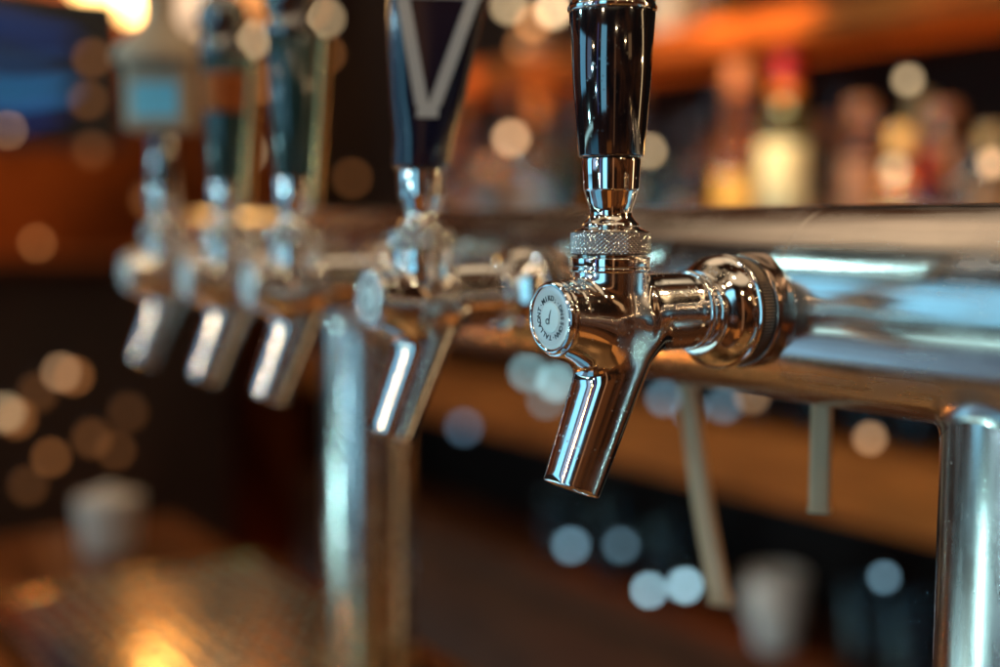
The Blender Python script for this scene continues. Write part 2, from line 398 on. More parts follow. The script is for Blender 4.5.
# ------------------------------------------------------------------ the steel rail on its posts
RA_L, RA_Z, RA_R = -27.5, -34.0, 40.0
COUNTER = -300.0
rail = tag(empty('tap_rail', rf(0, RA_L, COUNTER + 2)), 'thick brushed steel tube rail on round posts that carries all the beer taps', 'tap rail')
zc = RA_Z - (COUNTER + 2)            # rail axis above the base
x0, x1 = -330, 690
prof = [(x0, 0), (x0, RA_R - 3), (x0 + 3, RA_R)]
for g in (-13.0,):
    prof += [(g - .7, RA_R), (g - .35, RA_R - .35), (g + .35, RA_R - .35), (g + .7, RA_R)]
prof += [(x1 - 3, RA_R), (x1, RA_R - 3), (x1, 0)]
link('rail_tube', lathe_me('rail_tube', prof, 160, 'X', (0, 0, zc)), M['steel'], rail)
PR = 30.0
def collar_me(tx):
    secs = []; n = 120
    for k in range(7):
        s = k / 6; ring = []
        for i in range(n):
            th = 2 * math.pi * i / n; cx, cy = math.cos(th), math.sin(th)
            ro = PR + 5.5 * (1 - s) ** 2.2 + .15; yy = ro * cy
            zz = -math.sqrt(max(RA_R ** 2 - min(abs(yy), RA_R - .5) ** 2, 0)) - 6.5 * s ** 2.2 + (.25 if s == 0 else 0)
            ring.append((tx + ro * cx, yy, zc + zz))
        secs.append(ring)
    return loft_me('weld_collar', secs, False)
for tx in (-97, 388):
    p = link('post', lathe_me('post', rnd_prof([(-10, 0), (-10, PR), (zc - 12, PR), (zc - 12, 0)], 1), 96, 'Z', (tx, 0, 0)), M['post_steel'], rail)
    link('weld_collar', collar_me(tx), M['steel'], rail)

# ------------------------------------------------------------------ beer taps
body_me = sdf_mesh('tap_body', body_sdf, (-17, 28, -66), (17, 99, 19), .55)
shank_prof = rnd_prof([(22, 0), (22, 12.6), (45, 13.55), (45.8, 13.3)], .3)
def tap_parts(root):
    link('body', body_me, M['chrome'], root)
    # sleeve and lipped bell behind the casting
    link('sleeve', lathe_me('sleeve', rnd_prof([(20, 0), (20, 13.3), (33.5, 13.5), (33.9, 14.6), (34.6, 14.9), (35.6, 14.9), (36.2, 14.4), (36.4, 12)], .3), 96, 'Y'), M['chrome'], root)
    bell = [(31.4, 12.5), (31.2, 14.6), (31.0, 15.5), (30.2, 15.9), (29.6, 15.7), (29.2, 15.6), (28.4, 16.4), (27.2, 17.9), (25.6, 19.4), (24, 20.4), (22.4, 21.1), (21.0, 21.5), (20.4, 21.6), (20.0, 21.2), (19.7, 20.0), (19.0, 19.6), (18.5, 20.1), (18.2, 21.2), (17.5, 21.6), (17.0, 21.1), (16.8, 18), (16.8, 0)]
    OZ = (0, 0, -1.1)
    link('bell_collar', lathe_me('bell_collar', bell, 128, 'Y', OZ, sharp=50), M['chrome_clean'], root)
    link('grip_ring', knurl_me('grip_ring', 21.0, 9.6, 16.9, 110, 1, .5, 'Y', OZ, straight=True, sub=4), M['brown_metal'], root).data.materials.append(M['groove_shade'])
    link('wall_flange', lathe_me('wall_flange', rnd_prof([(-4, 0), (-4, 22.0), (8.4, 22.1), (9.9, 21.4), (10.1, 0)], .7), 128, 'Y', OZ), M['flange'], root)
    # end cap
    c = link('end_cap', lathe_me('end_cap', rnd_prof([(90.0, 0), (90.0, 12.95), (90.6, 13.15), (91.2, 12.95), (92.0, 12.6), (97.2, 12.75), (98.4, 12.4), (98.9, 11.6), (98.6, 10.9), (98.0, 10.6)], .25), 128, 'Y'), M['chrome'], root)
    link('cap_face', lathe_me('cap_face', [(98.0, 10.8), (98.25, 10.0), (98.35, 9.0), (98.1, 7.6), (98.0, 5.4), (98.0, 0)], 96, 'Y'), M['satin'], c)
    link('center_disc', lathe_me('center_disc', [(98.0, 5.3), (98.35, 5.1), (98.5, 4.4), (98.55, 0)], 64, 'Y'), M['mint'], c)
    link('lettering', lettering(), M['ink'], c)
    # neck rings, knurled nut
    link('neck_ring', lathe_me('neck_ring', rnd_prof([(15.2, 0), (15.2, 13.9), (15.8, 14.3), (16.8, 14.3), (17.1, 13.8), (17.4, 14.1), (20.2, 14.1), (20.5, 13.4), (20.9, 12.6), (21.8, 12.4), (21.8, 0)], .25), 96, 'Z', (0, 72, 0)), M['chrome_clean'], root)
    link('knurled_nut', knurl_me('knurled_nut', 14.3, 21.4, 29.5, 54, 6, .6, 'Z', (0, 72, 0)), M['knurl'], root).data.materials.append(M['groove_shade'])
    link('nut_lip', lathe_me('nut_lip', rnd_prof([(29.0, 0), (29.0, 12.8), (29.8, 12.6), (30.6, 10.4), (31.2, 9.9), (31.2, 0)], .3), 96, 'Z', (0, 72, 0)), M['chrome_clean'], root)
def ferrule(root):
    pr = [(31.0, 0), (31.0, 9.8), (31.6, 10.1), (32.2, 9.9)] + [(32.2 + 3.9 * s, 9.9 - 2.5 * math.sin(s * math.pi / 2) ** .9) for s in (.15, .35, .55, .75, .9, 1)] \
        + [(37.5, 7.55), (39.5, 8.3), (41.5, 8.95), (43.3, 9.45), (44.1, 9.7), (44.3, 9.9), (44.5, 9.9), (49, 10.15), (54.2, 10.45), (54.8, 10.3), (55.2, 9.6), (55.2, 0)]
    link('ferrule', lathe_me('ferrule', pr, 96, 'Z', (0, 72, 0)), M['chrome_clean'], root)
def lettering():
    """small letters round the cap plus the drop mark in its middle, one mesh"""
    txt = 'MIKD;·DNSSOWN·TALLAONT·'
    bm = bmesh.new(); n = len(txt); dg = bpy.context.evaluated_depsgraph_get()
    for i, ch in enumerate(txt):
        if ch == ' ': continue
        cu = bpy.data.curves.new('c', 'FONT'); cu.body = ch; cu.size = 2.5; cu.align_x = 'CENTER'; cu.extrude = .08; cu.offset = .05
        ob = bpy.data.objects.new('c', cu); COL.objects.link(ob); bpy.context.view_layer.update()
        me = bpy.data.meshes.new_from_object(ob.evaluated_get(bpy.context.evaluated_depsgraph_get()))
        bpy.data.objects.remove(ob); bpy.data.curves.remove(cu)
        a = R(128) - 2 * math.pi * i / n      # clockwise, seen from the front
        mt = Matrix.Rotation(a - R(90), 4, 'Z') @ Matrix.Translation((0, 6.0, 0))
        me.transform(mt); b2 = bmesh.new(); b2.from_mesh(me); me2 = bpy.data.meshes.new('t'); b2.to_mesh(me2); b2.free(); bm.from_mesh(me2)
        bpy.data.meshes.remove(me); bpy.data.meshes.remove(me2)
    bmesh.ops.translate(bm, verts=bm.verts, vec=(0, 0, 98.12))
    # the mark: small ring at lower left with a stroke rising to the right
    m = Matrix.Translation((-1.3, -1.7, 98.6)); N = 28
    def tube(path, rad, closed=False):
        rs = []
        for k, (p, rr) in enumerate(zip(path, rad)):
            nx_ = path[(k + 1) % len(path)] if (closed or k + 1 < len(path)) else p
            pv = path[k - 1] if (closed or k) else p
            t = (Vector(nx_) - Vector(pv)).normalized(); s_ = t.cross(Vector((0, 0, 1)))
            rs.append([bm.verts.new(Vector(p) + s_ * rr * math.cos(q) + Vector((0, 0, 1)) * min(rr, .12) * math.sin(q)) for q in [i * math.pi / 4 for i in range(8)]])
        pairs = list(zip(rs, rs[1:])) + ([(rs[-1], rs[0])] if closed else [])
        for a_, b_ in pairs:
            for i in range(8): bm.faces.new((a_[i], a_[(i + 1) % 8], b_[(i + 1) % 8], b_[i]))
    tube([(-1.2 + .85 * math.cos(i * 2 * math.pi / N), -1.3 + .85 * math.sin(i * 2 * math.pi / N), 98.58) for i in range(N)], [.22] * N, True)
    tube([(-.1 + 1.0 * s - .5 * math.sin(s * 3.1), -2.3 + 5.2 * s, 98.58) for s in [i / 12 for i in range(13)]], [.05 + .28 * math.sin(s * 3.1) for s in [i / 12 for i in range(13)]])
    # lay the Z-up design on the cap: design x -> -X ... seen from +Y the right hand is -X
    for q in bm.verts: x, y, z = q.co; q.co = Vector((-x, z, y)) * MM
    bmesh.ops.recalc_face_normals(bm, faces=bm.faces)
    me = bpy.data.meshes.new('lettering'); bm.to_mesh(me); bm.free(); return me

def tap_root(t, label):
    return tag(empty('beer_tap', rf(t, 7.5, -33.5)), label, 'beer tap', 'chrome beer taps along the rail')
main = tap_root(0, 'large sharp chrome beer tap in front, tapered black lacquer handle with silver top ring')
tap_parts(main)
ferrule_src = list(main.children)
ferrule(main)
def round_handle(root, m, r0, r1, z0, z1, name='handle'):
    prof = [(z0 - .2, 0), (z0 - .2, r0 - 1.6), (z0 + .1, r0 - .5), (z0 + .9, r0), (z0 + (z1 - z0) * .5, (r0 + r1) / 2 + .25), (z1 - .6, r1), (z1, r1 - .6), (z1, 0)]
    return link(name, lathe_me(name, prof, 128, 'Z', (0, 72, 0), sharp=50), m, root)
h = round_handle(main, M['black'], 11.7, 15.0, 55.3, 105.3)
link('silver_ring', lathe_me('silver_ring', rnd_prof([(105.2, 0), (105.2, 15.0), (105.8, 15.6), (107.0, 15.6), (107.4, 15.1), (108.4, 14.9), (118, 15.2), (119, 15.5), (121, 15.5), (121.5, 14.6), (121.5, 0)], .3), 128, 'Z', (0, 72, 0)), M['chrome_clean'], h)
link('handle_top', lathe_me('handle_top', [(121.3, 14.4), (135, 15.4), (150, 15.8), (160, 14.6), (166, 11), (168.5, 6), (169, 0)], 96, 'Z', (0, 72, 0)), M['black'], h)

def copy_part(o, parent):
    c = o.copy(); COL.objects.link(c); c.parent = parent
    for ch in list(o.children): copy_part(ch, c)
    return c
base_parts = ferrule_src + [o for o in main.children if o.name.startswith('ferrule')]
def rsec(w, d, z, k=3.2, n=40, cx=0, cy=72, rot=0):
    out = []
    for i in range(n):
        a = 2 * math.pi * i / n; ca, sa = math.cos(a), math.sin(a)
        x = w / 2 * math.copysign(abs(ca) ** (2 / k), ca); y = d / 2 * math.copysign(abs(sa) ** (2 / k), sa)
        out.append((cx + x * math.cos(rot) - y * math.sin(rot), cy + x * math.sin(rot) + y * math.cos(rot), z))
    return out
TAPS = [(132, 'second beer tap in the row, black paddle handle with studded silver V trim'),
        (265, 'third beer tap in the row, dark green handle with gold strip standing in for an edge highlight, beside the far post'),
        (359, 'fourth beer tap in the row, dark green handle with ribbed copper band and gold strip standing in for an edge highlight'),
        (470, 'farthest beer tap at the left, cream domed handle with cyan badge on a black neck')]
roots = []
for t, lab in TAPS:
    r = tap_root(t, lab)
    for p in base_parts: copy_part(p, r)
    roots.append(r)
# second tap: paddle turned towards the room; face direction in the tap frame
def paddle(root):
    rot = R(62)                 # turn of the paddle about its axis
    hh = link('handle', loft_me('handle', [rsec(20, 20, 55.3, 2.6, rot=rot), rsec(25, 23, 57, 2.6, rot=rot), rsec(26, 24, 70, 3, rot=rot), rsec(32, 24, 86, 4, rot=rot), rsec(41, 23, 120, 5, rot=rot), rsec(46, 22, 150, 5, rot=rot), rsec(45, 20, 156, 5, rot=rot)]), M['blackblue'], root)
    # V trim on the broad face
    def strip(side):
        secs = []
        for k in range(9):
            s = k / 8; z = 82 + s * 46; w = 2.6 + 12.6 * s; hw = 2.8
            fx = side * w; d = 11.6 + .1 * s
            pts = [(fx - hw, d - .5, z), (fx + hw, d - .5, z), (fx + hw, d + 1.3, z), (fx - hw, d + 1.3, z)]
            secs.append([(p[0] * math.cos(rot) + p[1] * math.sin(-rot) * -1 * -1, 72 + p[0] * math.sin(rot) + p[1] * math.cos(rot), p[2]) if False else
                         (p[0] * math.cos(rot) - p[1] * math.sin(rot), 72 + p[0] * math.sin(rot) + p[1] * math.cos(rot), p[2]) for p in pts])
        return secs
    for sd in (-1, 1): link('trim_strip', loft_me('trim_strip', strip(sd)), M['silver_trim'], hh, smooth=False)
    def fr(z0, z1, w):
        return loft_me('trim_bar', [[(x * math.cos(rot) - y * math.sin(rot), 72 + x * math.sin(rot) + y * math.cos(rot), z) for x, y in ((-w, 11.3), (w, 11.3), (w, 13.2), (-w, 13.2))] for z in (z0, z1)])
    link('trim_bar', fr(127, 131, 18.6), M['silver_trim'], hh, smooth=False)
    link('trim_bar', fr(77, 82.6, 4.6), M['silver_trim'], hh, smooth=False)
paddle(roots[0])
for o_ in list(roots[0].children_recursive):          # the paddle leans a little to one side
    if o_.name.startswith(('handle', 'trim')):
        for q in o_.data.vertices:
            k = (q.co.z - .0553) * .10; q.co.x -= .557 * k; q.co.y -= .83 * k
def glint_handle(root, band):
    hh = round_handle(root, M['green'], 9.6, 13.5, 55.3, 128)
    def edge_glint(rot, w, m):  # gold strip added for the warm highlight along the handle edge
        secs = []
        for k in range(15):
            s = k / 14; z = 42 + s * 86; rad = 11.5 + 7.0 * s; c = (rad * math.cos(rot), 72 + rad * math.sin(rot), z)
            secs.append([(c[0] + w * math.cos(q), c[1] + w * math.sin(q), z) for q in [i * math.pi / 6 for i in range(12)]])
        return link('edge_glint', loft_me('edge_glint', secs), m, hh)
    edge_glint(R(226), 3.8, M['gold'])
    pr = [(128, 0), (128, 14.2), (131, 14.9), (134, 14.2), (136, 12), (139, 11.2), (143, 13.5), (150, 15.2), (158, 13.2), (163, 8), (165, 0)]
    link('finial', lathe_me('finial', pr, 64, 'Z', (0, 72, 0)), M['black'], hh)
    if band:
        pr = []
        for k in range(41):
            s = k / 40; z = 96 + 22 * s; pr.append((z, 12.8 + 1.2 * s + .9 * abs(math.sin(s * math.pi * 8))))
        link('ribbed_band', lathe_me('ribbed_band', [(96, 9)] + pr + [(118, 9)], 64, 'Z', (0, 72, 0), sharp=80), M['copper'], hh)
glint_handle(roots[1], False); glint_handle(roots[2], True)
def badge_handle(root):
    hh = link('handle', lathe_me('handle', rnd_prof([(55.2, 0), (55.2, 8.5), (62, 9.5), (92, 8.0), (96, 0)], 2), 48, 'Z', (0, 72, 0)), M['black'], root)
    rot = R(55)
    b = link('badge', loft_me('badge', [rsec(40, 22, 92, 6, rot=rot), rsec(44, 26, 94, 6, rot=rot), rsec(44, 26, 138, 6, rot=rot), rsec(38, 20, 141, 6, rot=rot)]), M['cream'], hh)
    def pl(w, d, z0, z1):
        return [[(x * math.cos(rot) - y * math.sin(rot), 72 + x * math.sin(rot) + y * math.cos(rot), z) for x, y in ((-w, 12.5), (w, 12.5), (w, d), (-w, d))] for z in (z0, z1)]
    link('cyan_panel', loft_me('cyan_panel', pl(15, 14.2, 100, 122)), M['cyan'], b, smooth=False)
    link('dome', lathe_me('dome', [(134, 0), (134, 26), (136, 29.5), (140, 30), (146, 27), (152, 21), (158, 14), (165, 10), (185, 11), (190, 0)], 64, 'Z', (0, 72, 0)), M['cream'], hh)
badge_handle(roots[3])

# drain tube under the rail, and the slanting lever behind
t0, zt = at(822, 408, -33)
o = empty('drain_tube', rf(t0, -33, -119)); tag(o, 'short flat steel drain tube hanging under the rail left of the near post', 'tube')
link('tube_body', loft_me('tube_body', [rsec(8.6, 6.5, z, 5, cx=0, cy=0, rot=R(35)) for z in (0, .8, 40, 46.5)]), M['strip'], o)
link('tube_lip', loft_me('tube_lip', [rsec(9.4, 7.3, z, 5, cx=0, cy=0, rot=R(35)) for z in (-.8, 1.2)]), M['strip'], o)
a_, b_ = at(686, 372, -60), at(721, 600, -60)
o = empty('steel_lever', rf(b_[0], -60, b_[1])); tag(o, 'slanting flat steel lever hanging behind the front tap spout', 'lever')
dx, dz = a_[0] - b_[0], a_[1] - b_[1]; ln = math.hypot(dx, dz)
secs = []
for k in range(13):
    s = k / 12; w = 8.6 - 1.4 * s; bend = 2.5 * math.sin(s * math.pi)
    secs.append(rsec(w * 1.25, 5.5, dz * s, 4, cx=dx * s + bend, cy=0, rot=R(30)))
link('lever_arm', loft_me('lever_arm', secs), M['strip'], o)
link('lever_tip', loft_me('lever_tip', [rsec(12, 6.6, z, 4, cx=0, cy=0, rot=R(30)) for z in (-2, 3)]), M['strip'], o)

# ------------------------------------------------------------------ counter and drip tray
def rbox(name, t0, t1, L0, L1, z0, z1, m, bev=2, parent=None):
    """a box in the rail frame with its origin at its base"""
    c = rf((t0 + t1) / 2, (L0 + L1) / 2, z0)
    w, d, hh = (t1 - t0) / 2, (L1 - L0) / 2, z1 - z0
    o = link(name, box_me(name, -w, w, -d, d, 0, hh, bev), m, None); o.location = c; o.rotation_euler = (0, 0, ROT)
    if parent:
        o.parent = parent; o.matrix_parent_inverse = parent.matrix_world.inverted() if False else Matrix.Identity(4)
        o.location = Vector(((t0 + t1) / 2 - parent['_t'], (L0 + L1) / 2 - parent['_L'], z0 - parent['_z'])) * MM; o.rotation_euler = (0, 0, 0)
    return o
def rempty(name, t, L, z):
    e = empty(name, rf(t, L, z)); e['_t'], e['_L'], e['_z'] = t, L, z; return e
def fin(e):
    for k in ('_t', '_L', '_z'):
        if k in e: del e[k]
tag(rbox('counter', -420, 935, -84, 190, COUNTER - 42, COUNTER - 12, M['counter'], 3), kind='structure')
tr = rempty('drip_tray', 170, 50, COUNTER - 12)
tag(tr, 'long stainless drip tray with a perforated grate below the taps', 'drip tray')
rbox('tray_floor', -400, 690, -72, 160, COUNTER - 11.9, COUNTER - 9, M['tray_dark'], .5, tr)
for a in ((-400, 690, -76, -70), (-400, 690, 160, 166)): rbox('tray_rim', a[0], a[1], a[2], a[3], COUNTER - 11.8, COUNTER + 3, M['tray'], 1.2, tr)
for a in ((684, 694, -70, 160), (-404, -396, -70, 160)): rbox('tray_rim', a[0], a[1], a[2] + .2, a[3] - .2, COUNTER - 11.8, COUNTER + 3, M['tray'], 1.2, tr)
# grate: one perforated sheet, holes staggered
bm = bmesh.new(); px_, py_ = 24.0, 15.0
nxh, nyh = int((684 + 60) / px_), int(228 / py_)
def holecell(cx, cy, z=0.0):
    out = [(-px_ / 2, -py_ / 2), (0, -py_ / 2), (px_ / 2, -py_ / 2), (px_ / 2, 0), (px_ / 2, py_ / 2), (0, py_ / 2), (-px_ / 2, py_ / 2), (-px_ / 2, 0)]
    inn = [(9.5 * math.cos(R(a)), 4.6 * math.sin(R(a))) for a in (-135, -90, -45, 0, 45, 90, 135, 180)]
    A = [bm.verts.new((cx + x, cy + y, 0)) for x, y in out]; B = [bm.verts.new((cx + x, cy + y, .05)) for x, y in inn]; C = [bm.verts.new((cx + x * .92, cy + y * .92, -2.0)) for x, y in inn]
    for i in range(8):
        j = (i + 1) % 8; bm.faces.new((A[i], A[j], B[j], B[i])); bm.faces.new((B[i], B[j], C[j], C[i]))
for i in range(nxh):
    for j in range(nyh):
        holecell(-60 + (i + .5) * px_ - 170, -68 + (j + .5) * py_ - 50)
bmesh.ops.remove_doubles(bm, verts=bm.verts, dist=.01); bmesh.ops.translate(bm, verts=bm.verts, vec=(0, 0, 10.5)); bmesh.ops.scale(bm, verts=bm.verts, vec=(MM,) * 3)
me = bpy.data.meshes.new('grate'); bm.to_mesh(me); bm.free(); link('grate', me, M['tray'], tr, smooth=False); fin(tr)

# ------------------------------------------------------------------ back bar
BL = -840
tag(rbox('back_wall', -200, 2650, -1060, -1030, -900, 700, M['wall'], 0), kind='structure')
tag(rbox('end_wall', 2650, 2690, -1060, 2200, -900, 1200, M['brown_wall'], 0), kind='structure')
sb = rempty('added_strip', 1300, -1015, -91.5); tag(sb, 'long warm glowing strip added out of sight behind the bottles to backlight them', 'strip light')  # hidden glowing strip added to shine through the bottles
rbox('channel', 300, 2290, -1026, -1004, -91.5, -84, M['ink'], 1, sb); rbox('diffuser', 305, 2285, -1023, -1007, -83.8, -76, glow('strip_glow', (1, .50, .16), 22.0), 2, sb); fin(sb)
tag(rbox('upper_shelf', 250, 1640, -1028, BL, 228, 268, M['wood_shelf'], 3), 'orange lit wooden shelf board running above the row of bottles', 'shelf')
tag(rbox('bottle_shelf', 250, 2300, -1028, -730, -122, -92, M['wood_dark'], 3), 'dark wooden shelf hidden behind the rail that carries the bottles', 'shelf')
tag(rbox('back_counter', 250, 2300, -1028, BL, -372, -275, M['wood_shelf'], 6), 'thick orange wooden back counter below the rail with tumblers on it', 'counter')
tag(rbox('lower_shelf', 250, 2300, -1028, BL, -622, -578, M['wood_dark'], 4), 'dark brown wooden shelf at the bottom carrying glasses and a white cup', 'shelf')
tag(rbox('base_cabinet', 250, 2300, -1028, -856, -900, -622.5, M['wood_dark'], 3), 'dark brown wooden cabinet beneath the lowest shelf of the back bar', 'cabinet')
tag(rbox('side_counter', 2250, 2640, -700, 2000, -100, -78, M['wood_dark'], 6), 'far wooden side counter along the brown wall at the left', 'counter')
tag(rbox('side_cabinet', 2290, 2640, -690, 1990, -900, -101, M['cabinet'], 2), 'black cabinet under the far wooden side counter', 'cabinet')
for k_ in ('wall', 'brown_wall'): M[k_].node_tree.nodes['Principled BSDF'].inputs['Specular IOR Level'].default_value = .1
# bottles: x px, top y px, body radius, height, glass, label, cap, distance
def bottle(x, ytop, rad, glass, label, capc, L, neck, lab_txt, lab_rng=(.16, .50), sh=.60):
    t, zt = at(x, ytop, L); zb = -92; H = zt - zb
    e = tag(empty('bottle', rf(t, L, zb + .2)), lab_txt, 'bottle', 'bottles on the back bar')
    nk = neck
    pr = [(0, 0), (0, rad - 3), (2, rad), (H * sh, rad), (H * (sh + .06), rad * .92), (H * (sh + .12), rad * .62), (H * (sh + .17), nk * 1.1), (H * (sh + .2), nk), (H - 2, nk), (H - 2, 0)]
    link('glass_body', lathe_me('glass_body', pr, 32), glass, e)
    link('label_band', lathe_me('label_band', [(H * lab_rng[0], rad - .5), (H * lab_rng[0], rad + .6), (H * lab_rng[1], rad + .6), (H * lab_rng[1], rad - .5)], 32), label, e)
    if capc is G['c_red'] and rad > 30: link('neck_glow', lathe_me('neck_glow', [(H * .70, nk - .5), (H * .70, nk + 1.6), (H * .87, nk + 1.6), (H * .87, nk - .5)], 24), G['c_or'], e)  # orange band that paints the glow of the neck
    link('cap', lathe_me('cap', rnd_prof([(H * .86, nk - .5), (H * .86, nk + 1.8), (H, nk + 1.8), (H + 1, 0)], 1), 24), capc, e)
def gm(name, c, r=.15): return mat(name, c, r, 0, coat=.6, var=.25, vscale=25, trans=(.85 if 'glass' in name else 0))
G = dict(amber=gm('amber_glass', (.70, .22, .03)), honey=gm('honey_glass', (.75, .34, .06)), green=gm('green_glass', (.02, .09, .03)), brown=gm('brown_glass', (.16, .045, .015)),
         red=gm('red_glass', (.35, .02, .012)), clear=gm('pale_glass', (.60, .38, .20)), olive=gm('olive_glass', (.20, .19, .07)),
         l_cream=gm('cream_paper', (.95, .70, .38), .5), l_yel=gm('yellow_paper', (.95, .52, .12), .5), l_tan=gm('tan_paper', (.55, .26, .10), .5), l_pink=gm('pink_paper', (.60, .26, .12), .5),
         l_blue=gm('grey_paper', (.32, .33, .32), .5), c_red=gm('red_foil', (.30, .012, .006)), c_or=gm('orange_foil', (.85, .25, .03)), c_br=gm('copper_foil', (.45, .18, .07)), c_dk=gm('dark_foil', (.04, .03, .03)), c_gd=gm('gold_foil', (.8, .5, .18)))
B = [ # x, ytop, r, glass, label, cap, L, neck, label text, label range, shoulder
    (788, 52, 34, 'olive', 'l_cream', 'c_red', -860, 17, 'olive bottle with red foil top and big cream label', (.12, .62), .64),
    (741, 62, 31, 'amber', 'l_yel', 'c_br', -870, 19, 'amber bottle with copper top and glowing yellow label', (.10, .50), .55),
    (690, 118, 28, 'brown', 'l_tan', 'c_dk', -880, 12, 'squat brown bottle with tan label right of the front handle', (.15, .5), .6),
    (823, 118, 24, 'brown', 'l_tan', 'c_br', -920, 13, 'thin brown bottle right behind the cream labelled bottle', (.15, .5), .6),
    (863, 100, 25, 'amber', 'l_pink', 'c_br', -870, 15, 'amber bottle with dusty pink label and copper top', (.30, .70), .74),
    (903, 128, 34, 'honey', 'l_cream', 'c_gd', -850, 14, 'round honey coloured bottle with pale label and gold top', (.10, .52), .58),
    (944, 104, 28, 'brown', 'l_tan', 'c_br', -900, 18, 'brown bottle with wide tan label near the right edge', (.35, .8), .80),
    (931, 150, 22, 'red', 'l_tan', 'c_red', -840, 12, 'short dark red bottle near the right edge', (.5, .6), .7),
    (968, 150, 24, 'clear', 'l_pink', 'c_dk', -850, 12, 'short pale bottle with pink label at the right', (.2, .6), .7),
    (992, 128, 25, 'green', 'l_tan', 'c_gd', -860, 12, 'green bottle with gold top at the right edge', (.4, .7), .7),
    (656, 128, 26, 'green', 'l_tan', 'c_dk', -880, 12, 'dark green bottle just right of the front tap ferrule', (.02, .05), .6),
    (636, 80, 24, 'brown', 'l_tan', 'c_br', -900, 12, 'tall brown bottle half behind the front tap handle', (.2, .5), .6),
    (566, 120, 26, 'green', 'l_tan', 'c_dk', -880, 13, 'dark green bottle just left of the front tap ferrule', (.03, .06), .6),
    (540, 95, 30, 'clear', 'l_blue', 'c_or', -860, 15, 'pale bottle with grey label left of the front handle', (.1, .5), .6),
    (515, 82, 28, 'amber', 'l_tan', 'c_br', -900, 15, 'tall amber bottle left of the pale grey labelled bottle', (.2, .55), .6),
    (490, 130, 36, 'clear', 'l_blue', 'c_dk', -860, 14, 'wide pale bluish bottle between the two front handles', (.1, .55), .62),
    (462, 95, 28, 'amber', 'l_pink', 'c_or', -890, 15, 'amber bottle with pink label right of the V trimmed handle', (.2, .5), .6),
    (716, 96, 27, 'amber', 'l_tan', 'c_dk', -960, 13, 'amber bottle in the back row left of the copper topped one', (.2, .45), .6),
    (764, 104, 26, 'green', 'l_tan', 'c_dk', -970, 13, 'green bottle in the back row between the two brightest labels', (.1, .3), .6),
    (842, 92, 27, 'honey', 'l_tan', 'c_dk', -960, 13, 'honey bottle in the back row behind the thin brown one', (.2, .4), .6),
    (884, 120, 26, 'amber', 'l_yel', 'c_dk', -965, 13, 'amber bottle in the back row with a small yellow label', (.35, .5), .6),
    (921, 96, 27, 'brown', 'l_tan', 'c_gd', -960, 13, 'brown bottle with gold top in the back row', (.2, .4), .6),
    (580, 90, 27, 'honey', 'l_tan', 'c_br', -960, 13, 'honey bottle in the back row at the left of the front handle', (.2, .4), .6),
    (447, 135, 28, 'brown', 'l_tan', 'c_br', -860, 14, 'short brown bottle at the left end behind the second tap', (.2, .5), .6),
]
for b in B: bottle(b[0], b[1], b[2], G[b[3]], G[b[4]], G[b[5]], b[6], b[7], b[8], b[9], b[10])
# things on the upper shelf
def jar(x, rad, H, m, label):
    t, _ = at(x, 30, -880); e = tag(empty('jar', rf(t, -880, 268.3)), label, 'jar', 'jars on the upper shelf')
    link('jar_body', lathe_me('jar_body', rnd_prof([(0, 0), (0, rad), (H * .8, rad), (H * .9, rad * .8), (H * .9, 0)], 3), 32), m, e)
    link('lid', lathe_me('lid', rnd_prof([(H * .9, 0), (H * .9, rad * .84), (H, rad * .84), (H, 0)], 1.5), 32), G['c_br'], e)
jar(672, 40, 120, M['porcelain'], 'pale porcelain jar on the upper shelf right of the front handle')
jar(716, 30, 90, G['honey'], 'honey coloured jar on the upper shelf near the porcelain jar')
jar(612, 32, 130, G['brown'], 'brown jar on the upper shelf behind the front handle')
jar(540, 34, 110, G['l_tan'], 'tan jar on the upper shelf left of the front handle')

# tumblers
def tumbler(x, y, L, zb, rad, H, label, group):
    t, _ = at(x, y, L); e = tag(empty('tumbler', rf(t, L, zb + .3)), label, 'glass', group)
    pr = [(0, 0), (0, rad * .82), (2, rad * .86), (H, rad), (H, rad - 2.2), (8, rad * .84 - 2.2), (8, 0)]
    link('glass_wall', lathe_me('glass_wall', pr, 40), M['glass'], e); return e
for i, x in enumerate((548, 596, 652, 700, 758, 812, 866, 915)):
    tumbler(x, 380, -900, -275, 32, 96, ('clear tumbler on the orange back counter, number %s counted from the left' % ('one two three four five six seven eight'.split()[i])), 'tumblers on the back counter')
# a white cup on the lower shelf
t, _ = at(776, 620, -870); e = tag(empty('cup', rf(t, -870, -577.7)), 'white porcelain cup standing on the lower shelf', 'cup')
link('cup_wall', lathe_me('cup_wall', rnd_prof([(0, 0), (0, 24), (4, 28), (50, 36), (104, 39), (104, 36.5), (50, 33), (6, 24), (6, 0)], 1), 48), M['porcelain'], e)
hd = []
for k in range(15):
    a = -math.pi / 2 + math.pi * k / 14; c = (34 + 24 * math.cos(a), 0, 55 + 26 * math.sin(a))
    hd.append([(c[0] + 4 * math.cos(q) * math.cos(a), 4 * math.sin(q), c[2] + 4 * math.cos(q) * math.sin(a)) for q in [i * math.pi / 5 for i in range(10)]])
link('cup_handle', loft_me('cup_handle', hd), M['porcelain'], e)
for i, (x, y) in enumerate(((560, 560), (612, 560), (668, 560), (868, 600), (915, 600))):
    tumbler(x, y, -900, -578, 34, 120, 'tall clear glass on the dark lower shelf, %s from the left' % ('first', 'second', 'third', 'fourth', 'fifth')[i], 'glasses on the lower shelf')
